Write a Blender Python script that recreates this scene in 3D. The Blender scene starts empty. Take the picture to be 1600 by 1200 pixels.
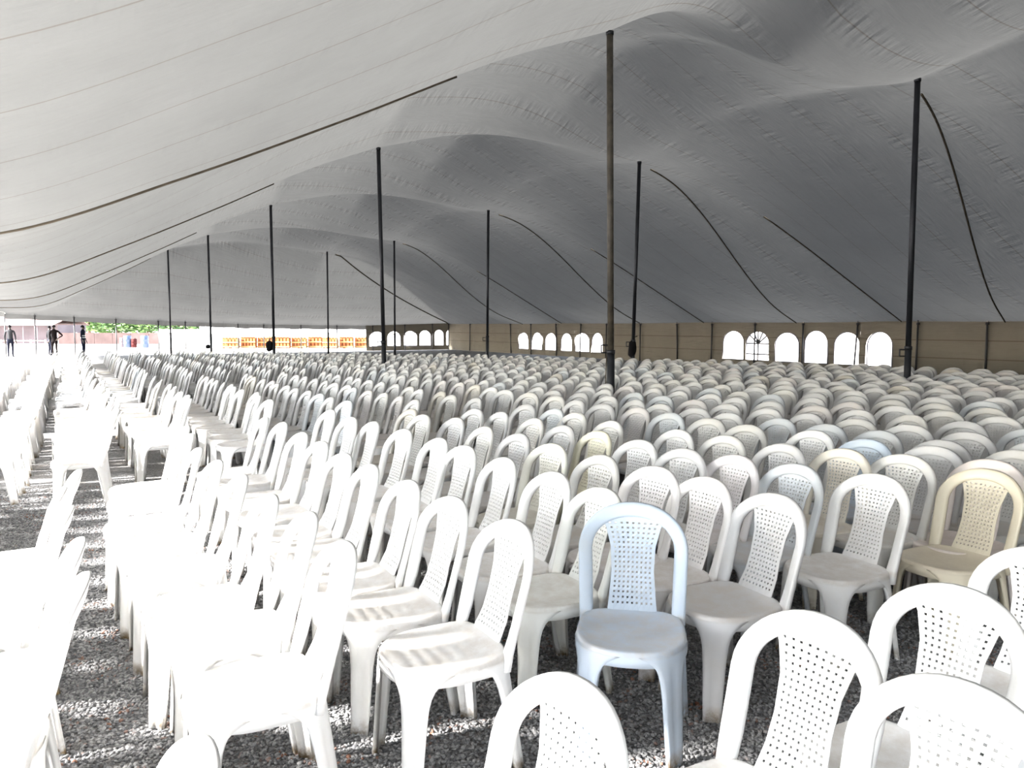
import bpy, bmesh, math, random
import numpy as np
from mathutils import Vector, Matrix

random.seed(11)
rng = np.random.default_rng(5)
S = bpy.context.scene
COL = S.collection
PI = math.pi

# ------------------------------------------------------------------ camera, world, sun, exposure
cam_d = bpy.data.cameras.new('camera')
cam = bpy.data.objects.new('camera', cam_d)
COL.objects.link(cam)
cam.location = (0, 0, 1.65)
PITCH = math.atan(90 / 1200)
cam.rotation_euler = (PI / 2 - PITCH, 0, 0)
cam_d.sensor_width = 36
cam_d.lens = 27.0
cam_d.clip_start = 0.05
cam_d.clip_end = 2000
S.camera = cam

SN, SU = 0.866, 0.5


def P(n, u, z=0.0):
    """tent axes: n runs across the tent (away from the open side), u along it."""
    return Vector((0.8660254 * n - 0.5 * u, 0.5 * n + 0.8660254 * u, z))


def Pn(n, u, z):
    return np.stack([0.8660254 * n - 0.5 * u, 0.5 * n + 0.8660254 * u, z], axis=-1)


SUN_ELEV = math.radians(28)
sun_h = P(-0.96, 0.17)
sun_h.z = 0
sun_h.normalize()
to_sun = Vector((sun_h.x * math.cos(SUN_ELEV), sun_h.y * math.cos(SUN_ELEV), math.sin(SUN_ELEV)))

W = bpy.data.worlds.new('World')
S.world = W
W.use_nodes = True
nt = W.node_tree
nt.nodes.clear()
wo = nt.nodes.new('ShaderNodeOutputWorld')
bg = nt.nodes.new('ShaderNodeBackground')
sky = nt.nodes.new('ShaderNodeTexSky')
sky.sky_type = 'NISHITA'
sky.sun_disc = False
sky.sun_elevation = SUN_ELEV
sky.sun_rotation = math.atan2(to_sun.x, to_sun.y)
sky.air_density = 1.0
sky.dust_density = 0.8
sky.ozone_density = 1.0
bg.inputs['Strength'].default_value = 0.19
bw = nt.nodes.new('ShaderNodeHueSaturation')
bw.inputs['Saturation'].default_value = 0.45
nt.links.new(sky.outputs[0], bw.inputs['Color'])
nt.links.new(bw.outputs[0], bg.inputs['Color'])
nt.links.new(bg.outputs[0], wo.inputs['Surface'])

sd = bpy.data.lights.new('sun', 'SUN')
sd.energy = 11.5
sd.angle = math.radians(7.0)
sd.color = (1.0, 0.965, 0.92)
sun = bpy.data.objects.new('sun', sd)
COL.objects.link(sun)
sun.rotation_euler = to_sun.to_track_quat('Z', 'Y').to_euler()
sun.location = to_sun * 60

vs = S.view_settings
vs.view_transform = 'Standard'
vs.look = 'None'
vs.exposure = 3.0
vs.gamma = 1.0
vs.use_curve_mapping = False
cyc = getattr(S, 'cycles', None)
if cyc:
    cyc.max_bounces = 8
    cyc.diffuse_bounces = 5
    cyc.transparent_max_bounces = 12
    cyc.use_denoising = True


# ------------------------------------------------------------------ helpers
def tag(o, label=None, cat=None, group=None, kind=None):
    if label: o['label'] = label
    if cat: o['category'] = cat
    if group: o['group'] = group
    if kind: o['kind'] = kind
    return o


def link(o, parent=None):
    COL.objects.link(o)
    if parent is not None:
        o.parent = parent
    return o


def empty(name, loc=(0, 0, 0), rz=0.0):
    o = bpy.data.objects.new(name, None)
    o.empty_display_size = 0.1
    COL.objects.link(o)
    o.location = loc
    o.rotation_euler = (0, 0, rz)
    return o


def mesh_obj(name, verts, faces, mat=None, parent=None, smooth=True):
    me = bpy.data.meshes.new(name)
    me.from_pydata([tuple(v) for v in verts], [], faces)
    me.update()
    if smooth:
        me.polygons.foreach_set('use_smooth', [True] * len(me.polygons))
    o = bpy.data.objects.new(name, me)
    if mat: me.materials.append(mat)
    return link(o, parent)


class MB:
    """collects shapes, then becomes ONE mesh object"""

    def __init__(self):
        self.v, self.f = [], []

    def add(self, vs, fs):
        b = len(self.v)
        self.v += [tuple(x) for x in vs]
        self.f += [tuple(i + b for i in f) for f in fs]
        return self

    def box(self, c, s, rz=0.0):
        c = Vector(c)
        hx, hy, hz = s[0] / 2, s[1] / 2, s[2] / 2
        R = Matrix.Rotation(rz, 3, 'Z')
        vs = [c + R @ Vector((x * hx, y * hy, z * hz)) for x in (-1, 1) for y in (-1, 1) for z in (-1, 1)]
        return self.add(vs, [(0, 1, 3, 2), (4, 6, 7, 5), (0, 4, 5, 1), (2, 3, 7, 6), (0, 2, 6, 4), (1, 5, 7, 3)])

    def tube(self, pts, r, seg=8, caps=True):
        pts = [Vector(p) for p in pts]
        rs = r if isinstance(r, (list, tuple)) else [r] * len(pts)
        vs, fs = [], []
        t0 = (pts[1] - pts[0]).normalized()
        ref = Vector((0, 0, 1)) if abs(t0.z) < 0.9 else Vector((1, 0, 0))
        a = t0.cross(ref).normalized()
        for i, p in enumerate(pts):
            t = (pts[min(i + 1, len(pts) - 1)] - pts[max(i - 1, 0)]).normalized()
            a = (a - t * a.dot(t)).normalized()
            b = t.cross(a)
            for k in range(seg):
                an = 2 * PI * k / seg
                vs.append(p + (a * math.cos(an) + b * math.sin(an)) * rs[i])
        for i in range(len(pts) - 1):
            for k in range(seg):
                k2 = (k + 1) % seg
                fs.append((i * seg + k, i * seg + k2, (i + 1) * seg + k2, (i + 1) * seg + k))
        if caps:
            fs.append(tuple(range(seg - 1, -1, -1)))
            fs.append(tuple((len(pts) - 1) * seg + k for k in range(seg)))
        return self.add(vs, fs)

    def build(self, name, mat=None, parent=None, smooth=False):
        return mesh_obj(name, self.v, self.f, mat, parent, smooth)


def hermite(xs, ys, x):
    xs = np.asarray(xs, float); ys = np.asarray(ys, float)
    d = np.gradient(ys, xs)
    x = np.clip(x, xs[0], xs[-1])
    i = np.clip(np.searchsorted(xs, x, side='right') - 1, 0, len(xs) - 2)
    h = xs[i + 1] - xs[i]
    t = (x - xs[i]) / h
    return ((2 * t ** 3 - 3 * t ** 2 + 1) * ys[i] + (t ** 3 - 2 * t ** 2 + t) * h * d[i]
            + (-2 * t ** 3 + 3 * t ** 2) * ys[i + 1] + (t ** 3 - t ** 2) * h * d[i + 1])


# ------------------------------------------------------------------ materials
class NT:
    def __init__(self, name):
        self.m = bpy.data.materials.new(name)
        self.m.use_nodes = True
        self.t = self.m.node_tree
        self.t.nodes.clear()
        self.out = self.n('ShaderNodeOutputMaterial')

    def n(self, typ, **kw):
        x = self.t.nodes.new(typ)
        for k, v in kw.items():
            if k in x.inputs.keys():
                x.inputs[k].default_value = v
            else:
                setattr(x, k, v)
        return x

    def l(self, a, b):
        self.t.links.new(a, b)

    def math(self, op, a, b=None):
        x = self.n('ShaderNodeMath', operation=op)
        for i, q in enumerate((a, b)):
            if q is None: continue
            if hasattr(q, 'is_output'): self.l(q, x.inputs[i])
            else: x.inputs[i].default_value = q
        return x.outputs[0]

    def mix(self, fac, a, b, blend='MIX'):
        x = self.n('ShaderNodeMix', data_type='RGBA', blend_type=blend)
        for s, q in ((x.inputs[0], fac), (x.inputs[6], a), (x.inputs[7], b)):
            if hasattr(q, 'is_output'): self.l(q, s)
            else: s.default_value = q if isinstance(q, float) else (*q, 1.0)[:4]
        return x.outputs[2]

    def ramp(self, src, p0, p1):
        x = self.n('ShaderNodeMapRange')
        self.l(src, x.inputs[0])
        x.inputs[1].default_value = p0
        x.inputs[2].default_value = p1
        return x.outputs[0]

    def noise(self, vec, scale, detail=3.0, rough=0.55):
        x = self.n('ShaderNodeTexNoise', Scale=scale, Detail=detail, Roughness=rough)
        if vec is not None: self.l(vec, x.inputs['Vector'])
        return x.outputs['Fac']

    def bump(self, h, strength=0.3, dist=0.01):
        x = self.n('ShaderNodeBump', Strength=strength, Distance=dist)
        self.l(h, x.inputs['Height'])
        return x.outputs[0]

    def principled(self, color, rough=0.5, metal=0.0, normal=None, spec=None):
        b = self.n('ShaderNodeBsdfPrincipled', Roughness=rough, Metallic=metal)
        if hasattr(color, 'is_output'): self.l(color, b.inputs['Base Color'])
        else: b.inputs['Base Color'].default_value = (*color, 1.0)
        if normal is not None: self.l(normal, b.inputs['Normal'])
        if spec is not None: b.inputs['Specular IOR Level'].default_value = spec
        self.l(b.outputs[0], self.out.inputs[0])
        return b


def simple(name, color, rough=0.6, metal=0.0, var=0.15, scale=6.0, bump=0.0):
    k = NT(name)
    tc = k.n('ShaderNodeTexCoord')
    f = k.noise(tc.outputs['Object'], scale)
    dark = tuple(c * (1 - 2 * var) for c in color)
    c = k.mix(k.ramp(f, 0.3, 0.7), dark, color)
    k.principled(c, rough, metal, k.bump(f, bump, 0.02) if bump else None, 0.08 if rough >= 0.84 else None)
    return k.m


def make_plastic(name, attr=None):
    k = NT(name)
    tc = k.n('ShaderNodeTexCoord')
    oi = k.n('ShaderNodeObjectInfo')
    if attr:
        a = k.n('ShaderNodeAttribute', attribute_name=attr)
        base = a.outputs['Color']
        geo = k.n('ShaderNodeNewGeometry')
        vec = geo.outputs['Position']
        f = k.noise(vec, 5.0)
        c = k.mix(k.math('MULTIPLY', k.ramp(f, 0.45, 0.8), 0.25), base, (0.55, 0.48, 0.37))
        k.principled(c, 0.42)
        return k.m
    base = oi.outputs['Color']
    off = k.n('ShaderNodeVectorMath', operation='ADD')
    k.l(tc.outputs['Object'], off.inputs[0])
    k.l(k.math('MULTIPLY', oi.outputs['Random'], 37.0), off.inputs[1])
    f = k.noise(off.outputs[0], 7.0, 4.0, 0.6)
    c = k.mix(k.math('MULTIPLY', k.ramp(f, 0.45, 0.75), 0.16), base, (0.58, 0.49, 0.36))
    sx = k.n('ShaderNodeSeparateXYZ')
    k.l(tc.outputs['Object'], sx.inputs[0])
    # trodden dust worn into the seat and mud dried on the feet
    seat = k.math('MULTIPLY', k.math('SUBTRACT', 1.0, k.ramp(k.math('ABSOLUTE', k.math('SUBTRACT', sx.outputs[2], 0.432)), 0.006, 0.02)), 0.42)
    f2 = k.noise(off.outputs[0], 14.0, 5.0, 0.7)
    c = k.mix(k.math('MULTIPLY', seat, k.ramp(f2, 0.25, 0.6)), c, (0.50, 0.42, 0.34))
    foot = k.math('SUBTRACT', 1.0, k.ramp(sx.outputs[2], 0.01, 0.075))
    c = k.mix(k.math('MULTIPLY', foot, k.ramp(f2, 0.40, 0.60)), c, (0.20, 0.13, 0.05))
    k.principled(c, 0.36, 0.0, k.bump(k.noise(tc.outputs['Object'], 160.0, 2.0), 0.05, 0.002))
    return k.m


M_PLASTIC = make_plastic('chair_plastic')
M_PLASTIC_FAR = make_plastic('chair_plastic_far', 'tint')


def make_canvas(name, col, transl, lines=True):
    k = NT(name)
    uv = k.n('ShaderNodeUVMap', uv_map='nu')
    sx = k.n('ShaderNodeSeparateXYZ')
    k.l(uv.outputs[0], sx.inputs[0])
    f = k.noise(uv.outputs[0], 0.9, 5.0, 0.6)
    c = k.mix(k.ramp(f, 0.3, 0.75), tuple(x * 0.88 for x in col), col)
    # long streaks of weather stain along the cloth
    mp = k.n('ShaderNodeMapping')
    mp.inputs['Scale'].default_value = (0.35, 3.2, 1.0)
    k.l(uv.outputs[0], mp.inputs[0])
    st = k.noise(mp.outputs[0], 2.0, 5.0, 0.6)
    c = k.mix(k.math('MULTIPLY', k.ramp(st, 0.55, 0.8), 0.25), c, tuple(x * 0.8 for x in col))
    bumps = k.math('MULTIPLY', k.noise(mp.outputs[0], 3.0, 4.0, 0.55), 1.0)
    if not lines:
        # two stitched hems running along the wall
        for zz in (0.66, 1.22):
            hem = k.math('SUBTRACT', 1.0, k.ramp(k.math('ABSOLUTE', k.math('SUBTRACT', sx.outputs[1], zz)), 0.008, 0.02))
            c = k.mix(k.math('MULTIPLY', hem, 0.55), c, (0.07, 0.05, 0.03))
    if lines:
        # sewn widths of cloth: a thin stitched line every 1.15 m
        ph = k.math('FRACT', k.math('DIVIDE', sx.outputs[1], 1.15))
        seam = k.math('SUBTRACT', 1.0, k.ramp(k.math('ABSOLUTE', k.math('SUBTRACT', ph, 0.5)), 0.004, 0.012))
        c = k.mix(k.math('MULTIPLY', seam, 0.45), c, (0.06, 0.045, 0.03))
        pk = k.n('ShaderNodeMapping')
        pk.inputs['Scale'].default_value = (6.0, 1.1, 1.0)
        k.l(uv.outputs[0], pk.inputs[0])
        near = k.math('SUBTRACT', 1.0, k.ramp(k.math('ABSOLUTE', k.math('SUBTRACT', ph, 0.5)), 0.02, 0.32))
        puck = k.math('MULTIPLY', k.noise(pk.outputs[0], 1.3, 2.0, 0.5), near)
        bumps = k.math('ADD', bumps, k.math('MULTIPLY', puck, 1.2))
    nrm = k.bump(bumps, 0.55, 0.06)
    d = k.n('ShaderNodeBsdfDiffuse')
    t = k.n('ShaderNodeBsdfTranslucent')
    for s in (d, t):
        k.l(c, s.inputs['Color'])
        k.l(nrm, s.inputs['Normal'])
    m = k.n('ShaderNodeMixShader')
    m.inputs[0].default_value = transl
    k.l(d.outputs[0], m.inputs[1])
    k.l(t.outputs[0], m.inputs[2])
    k.l(m.outputs[0], k.out.inputs[0])
    return k.m


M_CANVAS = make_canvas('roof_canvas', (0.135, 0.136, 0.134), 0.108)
M_WALLCLOTH = make_canvas('wall_canvas', (0.20, 0.18, 0.145), 0.006, lines=False)
M_ROPE = simple('rope', (0.10, 0.085, 0.065), 0.9)
M_POLE = simple('pole_steel', (0.035, 0.038, 0.045), 0.45, 0.6, 0.2, 3.0)
M_POLE_RUST = simple('pole_worn_paint', (0.075, 0.066, 0.05), 0.6, 0.1, 0.30, 9.0)
M_POST = simple('post_steel', (0.05, 0.05, 0.055), 0.5, 0.4)
M_BLACK = simple('black_cloth', (0.012, 0.012, 0.014), 0.85)
M_PALEMETAL = simple('galvanised', (0.55, 0.5, 0.44), 0.4, 0.7)


def make_gravel_floor():
    k = NT('gravel_floor')
    geo = k.n('ShaderNodeNewGeometry')
    p = geo.outputs['Position']
    vo = k.n('ShaderNodeTexVoronoi', Scale=85.0)
    k.l(p, vo.inputs['Vector'])
    f = k.noise(p, 2.2, 4.0)
    cr = k.n('ShaderNodeSeparateColor')
    k.l(vo.outputs['Color'], cr.inputs[0])
    c = k.mix(cr.outputs[0], (0.10, 0.10, 0.108), (0.30, 0.30, 0.30))
    c = k.mix(k.math('MULTIPLY', k.ramp(f, 0.5, 0.75), 0.35), c, (0.24, 0.19, 0.15))
    k.principled(c, 0.9, 0.0, k.bump(vo.outputs['Distance'], 0.9, 0.015))
    return k.m


def make_stone():
    k = NT('gravel_stone')
    oi = k.n('ShaderNodeObjectInfo')
    geo = k.n('ShaderNodeNewGeometry')
    r = oi.outputs['Random']
    c = k.mix(r, (0.12, 0.122, 0.13), (0.36, 0.36, 0.36))
    rust = k.math('GREATER_THAN', k.math('FRACT', k.math('MULTIPLY', r, 91.7)), 0.86)
    f = k.noise(geo.outputs['Position'], 4.0, 3.0)
    c = k.mix(k.math('MULTIPLY', k.math('MULTIPLY', rust, k.ramp(f, 0.5, 0.62)), 0.8), c, (0.25, 0.10, 0.05))
    k.principled(c, 0.85, 0.0)
    return k.m


M_GRAVEL = make_gravel_floor()
M_STONE = make_stone()


def make_soil():
    k = NT('outside_soil')
    geo = k.n('ShaderNodeNewGeometry')
    f = k.noise(geo.outputs['Position'], 0.25, 5.0)
    f2 = k.noise(geo.outputs['Position'], 3.0, 4.0)
    c = k.mix(k.ramp(f, 0.35, 0.65), (0.50, 0.46, 0.43), (0.62, 0.58, 0.55))
    c = k.mix(k.math('MULTIPLY', k.ramp(f2, 0.5, 0.75), 0.4), c, (0.38, 0.32, 0.28))
    k.principled(c, 0.95, 0.0, k.bump(f2, 0.4, 0.05))
    return k.m


M_SOIL = make_soil()


def make_pvc():
    k = NT('clear_window_film')
    tr = k.n('ShaderNodeBsdfTransparent')
    tr.inputs[0].default_value = (0.96, 0.97, 0.98, 1)
    gl = k.n('ShaderNodeBsdfGlossy', Roughness=0.08)
    m = k.n('ShaderNodeMixShader')
    m.inputs[0].default_value = 0.05
    k.l(tr.outputs[0], m.inputs[1])
    k.l(gl.outputs[0], m.inputs[2])
    k.l(m.outputs[0], k.out.inputs[0])
    return k.m


M_PVC = make_pvc()

# ------------------------------------------------------------------ tent shape
UL = [-1.2, 8.97, 17.31, 27.22, 37.51, 44.99]
NL = [6.8, 6.77, 6.41, 6.18, 5.69, 4.79]
UR = [-1.0, 8.05, 15.47, 24.52, 35.49, 42.48]
NR = [12.4, 12.50, 12.64, 13.18, 13.89, 12.66]
N0, N1 = -2.9, 23.7
U_END, U_NEAR = 50.0, -4.0
HP = 5.8


def nL(u): return np.interp(u, UL, NL)
def nR(u): return np.interp(u, UR, NR)


def valley(k, n):
    """u of the k-th pole line at n (k = 0..5); k = -1 and 6 are the two ends"""
    n = np.asarray(n, float)
    if k < 0: return np.full_like(n, U_NEAR)
    if k > 5: return np.full_like(n, U_END)
    return np.interp(n, [NL[k], NR[k]], [UL[k], UR[k]])


END_N = [-3.2, 3.1, 9.2, 14.0, 17.8, 23.7]
END_Z = [2.35, 2.05, 1.80, 1.72, 1.70, 1.86]


def end_z(n): return np.interp(n, END_N, END_Z)


def base_z(n, u):
    a, b = nL(u), nR(u)
    left = hermite([0, 1.6, 3.82, 5.66, 7.16, 9.6], [HP, 5.17, 4.08, 3.21, 2.58, 2.40], (a - n) * 9.6 / (a - N0))
    right = hermite([0, 2.2, 4.65, 6.0, 8.6, 11.4], [HP, 5.50, 4.75, 4.20, 3.05, 1.80], (n - b) * 11.4 / (N1 - b))
    s = np.clip((n - a) / (b - a), 0, 1)
    w1 = np.clip((13 - u) / 4, 0, 1)
    mid = HP + (1 - w1) * 0.45 * np.sin(PI * s ** 0.8) ** 1.5 + w1 * np.where(s < 0.5, 0.48 * np.sin(2 * PI * s), -0.22 * np.abs(np.sin(2 * PI * s)) ** 0.7)
    return np.where(n < a, left, np.where(n > b, right, mid))


def amp(n, u):
    a, b = nL(u), nR(u)
    l = np.clip((n - N0) / (a - N0), 0, 1)
    d = np.clip((n - b) / (N1 - b), 0, 1) * 11.4
    # full billows over the middle; on the windowed side the pole lines stand up as ribs and the bays sag between them
    right = hermite([-2.5, 0, 2.8, 5.6, 8.5, 11.4], [1.25, 0.45, -0.35, -0.75, -0.62, -0.02], np.maximum(n - b, -2.5) * np.where(n > b, 11.4 / (N1 - b), 1.0))
    return np.where(n < a, 0.08 + 1.17 * l ** 1.6, np.where(n > b - 2.5, right, 1.25))


def roof_z(n, u, k):
    """height of the canvas in bay k (between pole lines k and k+1)"""
    n = np.asarray(n, float); u = np.asarray(u, float)
    ua, ub = valley(k, n), valley(k + 1, n)
    t = np.clip((u - ua) / np.maximum(ub - ua, 1e-3), 0, 1)
    z = base_z(n, u)
    if k == 5:
        e = end_z(n)
        drop = HP + 0.75 - (HP + 0.75 - e) * t ** 0.72
        z = np.minimum(z + 0.15 * np.sin(PI * t) * amp(n, u), np.maximum(drop, e))
        return z
    if k == -1:
        drop = 2.6 + (HP + 0.3 - 2.6) * t ** 0.8
        return np.minimum(z + 0.2 * np.sin(PI * t) * amp(n, u), drop)
    s = np.sin(PI * t)
    return z + amp(n, u) * (np.sqrt(s * s + 0.004) - math.sqrt(0.004))


def bay_of(n, u):
    for k in range(5, -2, -1):
        if u >= float(valley(k, n)): return k
    return -1


def n_edge(u):
    """the free edge of the canvas on the open side"""
    return np.interp(u, [-10, 8, 15, 27, 52], [-2.2, -2.2, -2.4, N0, N0])


def roof_at(n, u):
    return float(roof_z(n, u, bay_of(n, u)))


# ------------------------------------------------------------------ ground
g = MB()
gx = P(10, 20)
g.add([(-220, -160, 0), (260, -160, 0), (260, 300, 0), (-220, 300, 0)], [(0, 1, 2, 3)])
ground = g.build('ground', M_SOIL)
ground.location.z = -0.03
tag(ground, 'bare pinkish soil of the yard around the tent', 'ground', kind='structure')

fl = MB()
corners = [P(N0 - 0.8, U_NEAR - 1), P(N1 + 0.3, U_NEAR - 1), P(N1 + 0.3, U_END + 0.4), P(N0 - 0.8, U_END + 0.4)]
fl.add(corners, [(0, 1, 2, 3)])
floor = fl.build('floor', M_GRAVEL)
floor.location.z = -0.004
tag(floor, 'grey gravel floor under the rows of chairs', 'floor', kind='structure')

# loose stones where the camera can tell them apart
patch = MB()
patch.add([P(-1.6, 0.6), P(6.5, 0.6), P(6.5, 4.2), P(3.0, 8.2), P(-1.6, 9.5)], [(0, 1, 2, 3, 4)])
gravel = patch.build('gravel', M_STONE)
tag(gravel, 'loose grey crushed stones strewn between the chairs', 'gravel', kind='stuff')
ng = bpy.data.node_groups.new('scatter_stones', 'GeometryNodeTree')
ng.interface.new_socket('Geometry', in_out='INPUT', socket_type='NodeSocketGeometry')
ng.interface.new_socket('Geometry', in_out='OUTPUT', socket_type='NodeSocketGeometry')
gi = ng.nodes.new('NodeGroupInput'); go = ng.nodes.new('NodeGroupOutput')
dp = ng.nodes.new('GeometryNodeDistributePointsOnFaces')
dp.inputs['Density'].default_value = 4200.0
ico = ng.nodes.new('GeometryNodeMeshIcoSphere')
ico.inputs['Radius'].default_value = 0.0088
ico.inputs['Subdivisions'].default_value = 1
sm = ng.nodes.new('GeometryNodeSetMaterial'); sm.inputs['Material'].default_value = M_STONE
ip = ng.nodes.new('GeometryNodeInstanceOnPoints')
rv = ng.nodes.new('FunctionNodeRandomValue'); rv.data_type = 'FLOAT_VECTOR'
rv.inputs[0].default_value = (0.55, 0.5, 0.35); rv.inputs[1].default_value = (1.6, 1.25, 0.9)
rr = ng.nodes.new('FunctionNodeRandomValue'); rr.data_type = 'FLOAT_VECTOR'
rr.inputs[0].default_value = (-0.5, -0.5, 0); rr.inputs[1].default_value = (0.5, 0.5, 6.28)
L = ng.links.new
L(gi.outputs[0], dp.inputs['Mesh']); L(dp.outputs['Points'], ip.inputs['Points'])
L(ico.outputs['Mesh'], sm.inputs['Geometry']); L(sm.outputs[0], ip.inputs['Instance'])
L(rv.outputs[0], ip.inputs['Scale']); L(rr.outputs[0], ip.inputs['Rotation'])
L(ip.outputs['Instances'], go.inputs[0])
gm = gravel.modifiers.new('scatter', 'NODES'); gm.node_group = ng

# ------------------------------------------------------------------ roof of canvas panels
roof = empty('ceiling', P(9, 20, 0))
tag(roof, 'billowing grey white canvas roof of the big tent on tall poles', 'tent roof', kind='structure')
roof_inv = Matrix.Translation(-roof.location)


def add_uv(o, nu):
    me = o.data
    uvl = me.uv_layers.new(name='nu')
    li = np.empty(len(me.loops), int)
    me.loops.foreach_get('vertex_index', li)
    uvl.data.foreach_set('uv', nu[li].astype(np.float32).ravel())


NN = 170
for k in range(-1, 6):
    nt_ = 74 if k in (0, 1) else 56
    tt = np.linspace(0, 1, nt_)
    va, vb = float(valley(k, N0)), float(valley(k + 1, N0))
    ne = n_edge(va + (vb - va) * tt)
    Wg, Tg = np.meshgrid(np.linspace(0, 1, NN), tt, indexing='ij')
    Ng = ne[None, :] + (N1 - ne)[None, :] * Wg
    Ug = valley(k, Ng) + (valley(k + 1, Ng) - valley(k, Ng)) * Tg
    Z = roof_z(Ng, Ug, k)
    V = Pn(Ng, Ug, Z).reshape(-1, 3) - np.array(roof.location)
    idx = np.arange(NN * nt_).reshape(NN, nt_)
    F = np.stack([idx[:-1, :-1], idx[1:, :-1], idx[1:, 1:], idx[:-1, 1:]], -1).reshape(-1, 4)
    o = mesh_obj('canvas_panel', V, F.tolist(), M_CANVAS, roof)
    add_uv(o, np.stack([Ng.ravel(), Ug.ravel()], -1))


def rope_on_roof(path, r=0.022, mat=M_ROPE, off=0.03, name='seam_rope'):
    pts = []
    for (n, u, k) in path:
        p = P(n, u, float(roof_z(n, u, k)) - off)
        pts.append(p - roof.location)
    m = MB(); m.tube(pts, r, 5)
    return m.build(name, mat, roof, True)


for k in (1, 2, 3, 4):
    # webbing along the pole line, from the low eave up to the pole
    path = [(n, float(valley(k, n)), k) for n in np.linspace(float(n_edge(UL[k])) + 0.05, NL[k] - 2.4, 26)]
    rope_on_roof(path, 0.016, off=0.01)
    path = [(n, float(valley(k, n)), k) for n in np.linspace(NR[k] + 4.5, N1 - 0.05, 26)]
    rope_on_roof(path, 0.02, off=0.02)
for k in (1, 2, 3, 4):
    # seam from the pole top down to the eave half way along the bay
    path = []
    for q in np.linspace(0.06, 1, 40):
        n = NR[k] + (N1 - 0.05 - NR[k]) * q
        u = UR[k] + 0.1 + 4.1 * q
        path.append((n, u, k))
    rope_on_roof(path, 0.022, off=0.02)
# hip seam of the far end
path = [(NR[5] + 0.3 + (N1 - 0.1 - NR[5] - 0.3) * q, UR[5] + 0.2 + (U_END - 0.1 - UR[5] - 0.2) * q, 5) for q in np.linspace(0.03, 1, 30)]
rope_on_roof(path, 0.04, off=0.05)
# ridge seam crossing the first bay at the top
path = []
for q in np.linspace(0, 1, 30):
    path.append((8.2 + 2.3 * q, 7.9 - 0.05 + 0.9 * math.sin(PI * q), 1))

# ------------------------------------------------------------------ walls of cloth with arched windows
RW_U0, RW_U1 = -8.0, 50.0


def u_of_px(x, n=N1):
    r = (x - 800) / 1200
    return (0.8660254 * n - r * 0.5 * n) / (0.5 + 0.8660254 * r)


def n_of_px(x, u=U_END):
    r = (x - 800) / 1200
    return (0.5 * u + 0.8660254 * u * r) / (0.8660254 - 0.5 * r)


def eave_right(u):
    return 1.80 + 0.06 * np.clip((u - 30) / 20, 0, 1) - 0.02


WIN_PX_R = [(1130, 1162, 1.47), (1166, 1203, 1.45), (1211, 1248, 1.42), (1257, 1293, 1.50), (1303, 1345, 1.45), (1355, 1394, 1.47),
            (811, 826, 1.28), (832, 847, 1.30), (852, 871, 1.28), (877, 894, 1.28), (899, 921, 1.30), (925, 943, 1.32)]
win_r = sorted([(*sorted((u_of_px(a), u_of_px(b))), zt) for a, b, zt in WIN_PX_R])
WIN_PX_E = [(577, 602, 1.30), (605, 626, 1.32), (631, 651, 1.34), (655, 673, 1.38), (679, 693, 1.42), (697, 710, 1.42)]
win_e = sorted([(*sorted((n_of_px(a), n_of_px(b))), zt) for a, b, zt in WIN_PX_E])
ZB = 0.30


def arch_top(x, a, b, zt):
    c, h = (a + b) / 2, (b - a) / 2
    q = max(0.0, 1 - ((x - c) / h) ** 2)
    rise = min(0.48, h)
    return zt - rise + rise * math.sqrt(q)


def cloth_wall(name, x0, x1, wins, topf, place, step=0.16, depthf=None):
    xs = list(np.arange(x0, x1, step)) + [x1]
    for a, b, zt in wins:
        xs = [x for x in xs if not (a - 0.03 < x < b + 0.03)]
        h = (b - a) / 2
        xs += [(a + b) / 2 - h * math.cos(PI * i / 14) for i in range(15)]
    xs = sorted(xs)
    v, f, nu = [], [], []

    def col(x, zs):
        b0 = len(v)
        for z in zs:
            v.append(place(x, z, depthf(x, z)))
            nu.append((x, z))
        return b0

    for xa, xb in zip(xs[:-1], xs[1:]):
        mid = (xa + xb) / 2
        w = next((w for w in wins if w[0] < mid < w[1]), None)
        ta, tb = topf(xa), topf(xb)
        if w is None:
            ra = [np.linspace(0, ta, 9)]; rb = [np.linspace(0, tb, 9)]
        else:
            ra = [np.linspace(0, ZB, 3), np.linspace(arch_top(xa, *w), ta, 4)]
            rb = [np.linspace(0, ZB, 3), np.linspace(arch_top(xb, *w), tb, 4)]
        for za, zb in zip(ra, rb):
            a0 = col(xa, za); b0 = col(xb, zb)
            for i in range(len(za) - 1):
                f.append((a0 + i, b0 + i, b0 + i + 1, a0 + i + 1))
    o = mesh_obj(name, v, f, M_WALLCLOTH)
    add_uv(o, np.array(nu))
    return o


def fold(x, z):
    return 0.07 * math.sin(x * 2.1 + 0.9 * z) * math.sin(x * 0.77 + 1.3) + 0.025 * math.sin(x * 6.3 - 2.2 * z) * (1 - 0.3 * z)


wall_right = cloth_wall('wall_right', RW_U0, RW_U1, win_r, lambda u: roof_at(N1 - 0.06, u) + 0.03, lambda u, z, d: P(N1 - 0.03 + d * min(1, 1.9 - z), u, z), depthf=fold)
tag(wall_right, 'khaki canvas side wall with two runs of arched windows', 'wall', kind='structure')
NE0 = n_of_px(572)
wall_far = cloth_wall('wall_far', NE0, N1, win_e, lambda n: roof_at(min(n, N1 - 0.02), U_END - 0.06) + 0.03, lambda n, z, d: P(n, U_END - 0.03 + d * min(1, 1.9 - z), z), depthf=fold)
tag(wall_far, 'khaki canvas end wall with six arched windows in the corner', 'wall', kind='structure')

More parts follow.
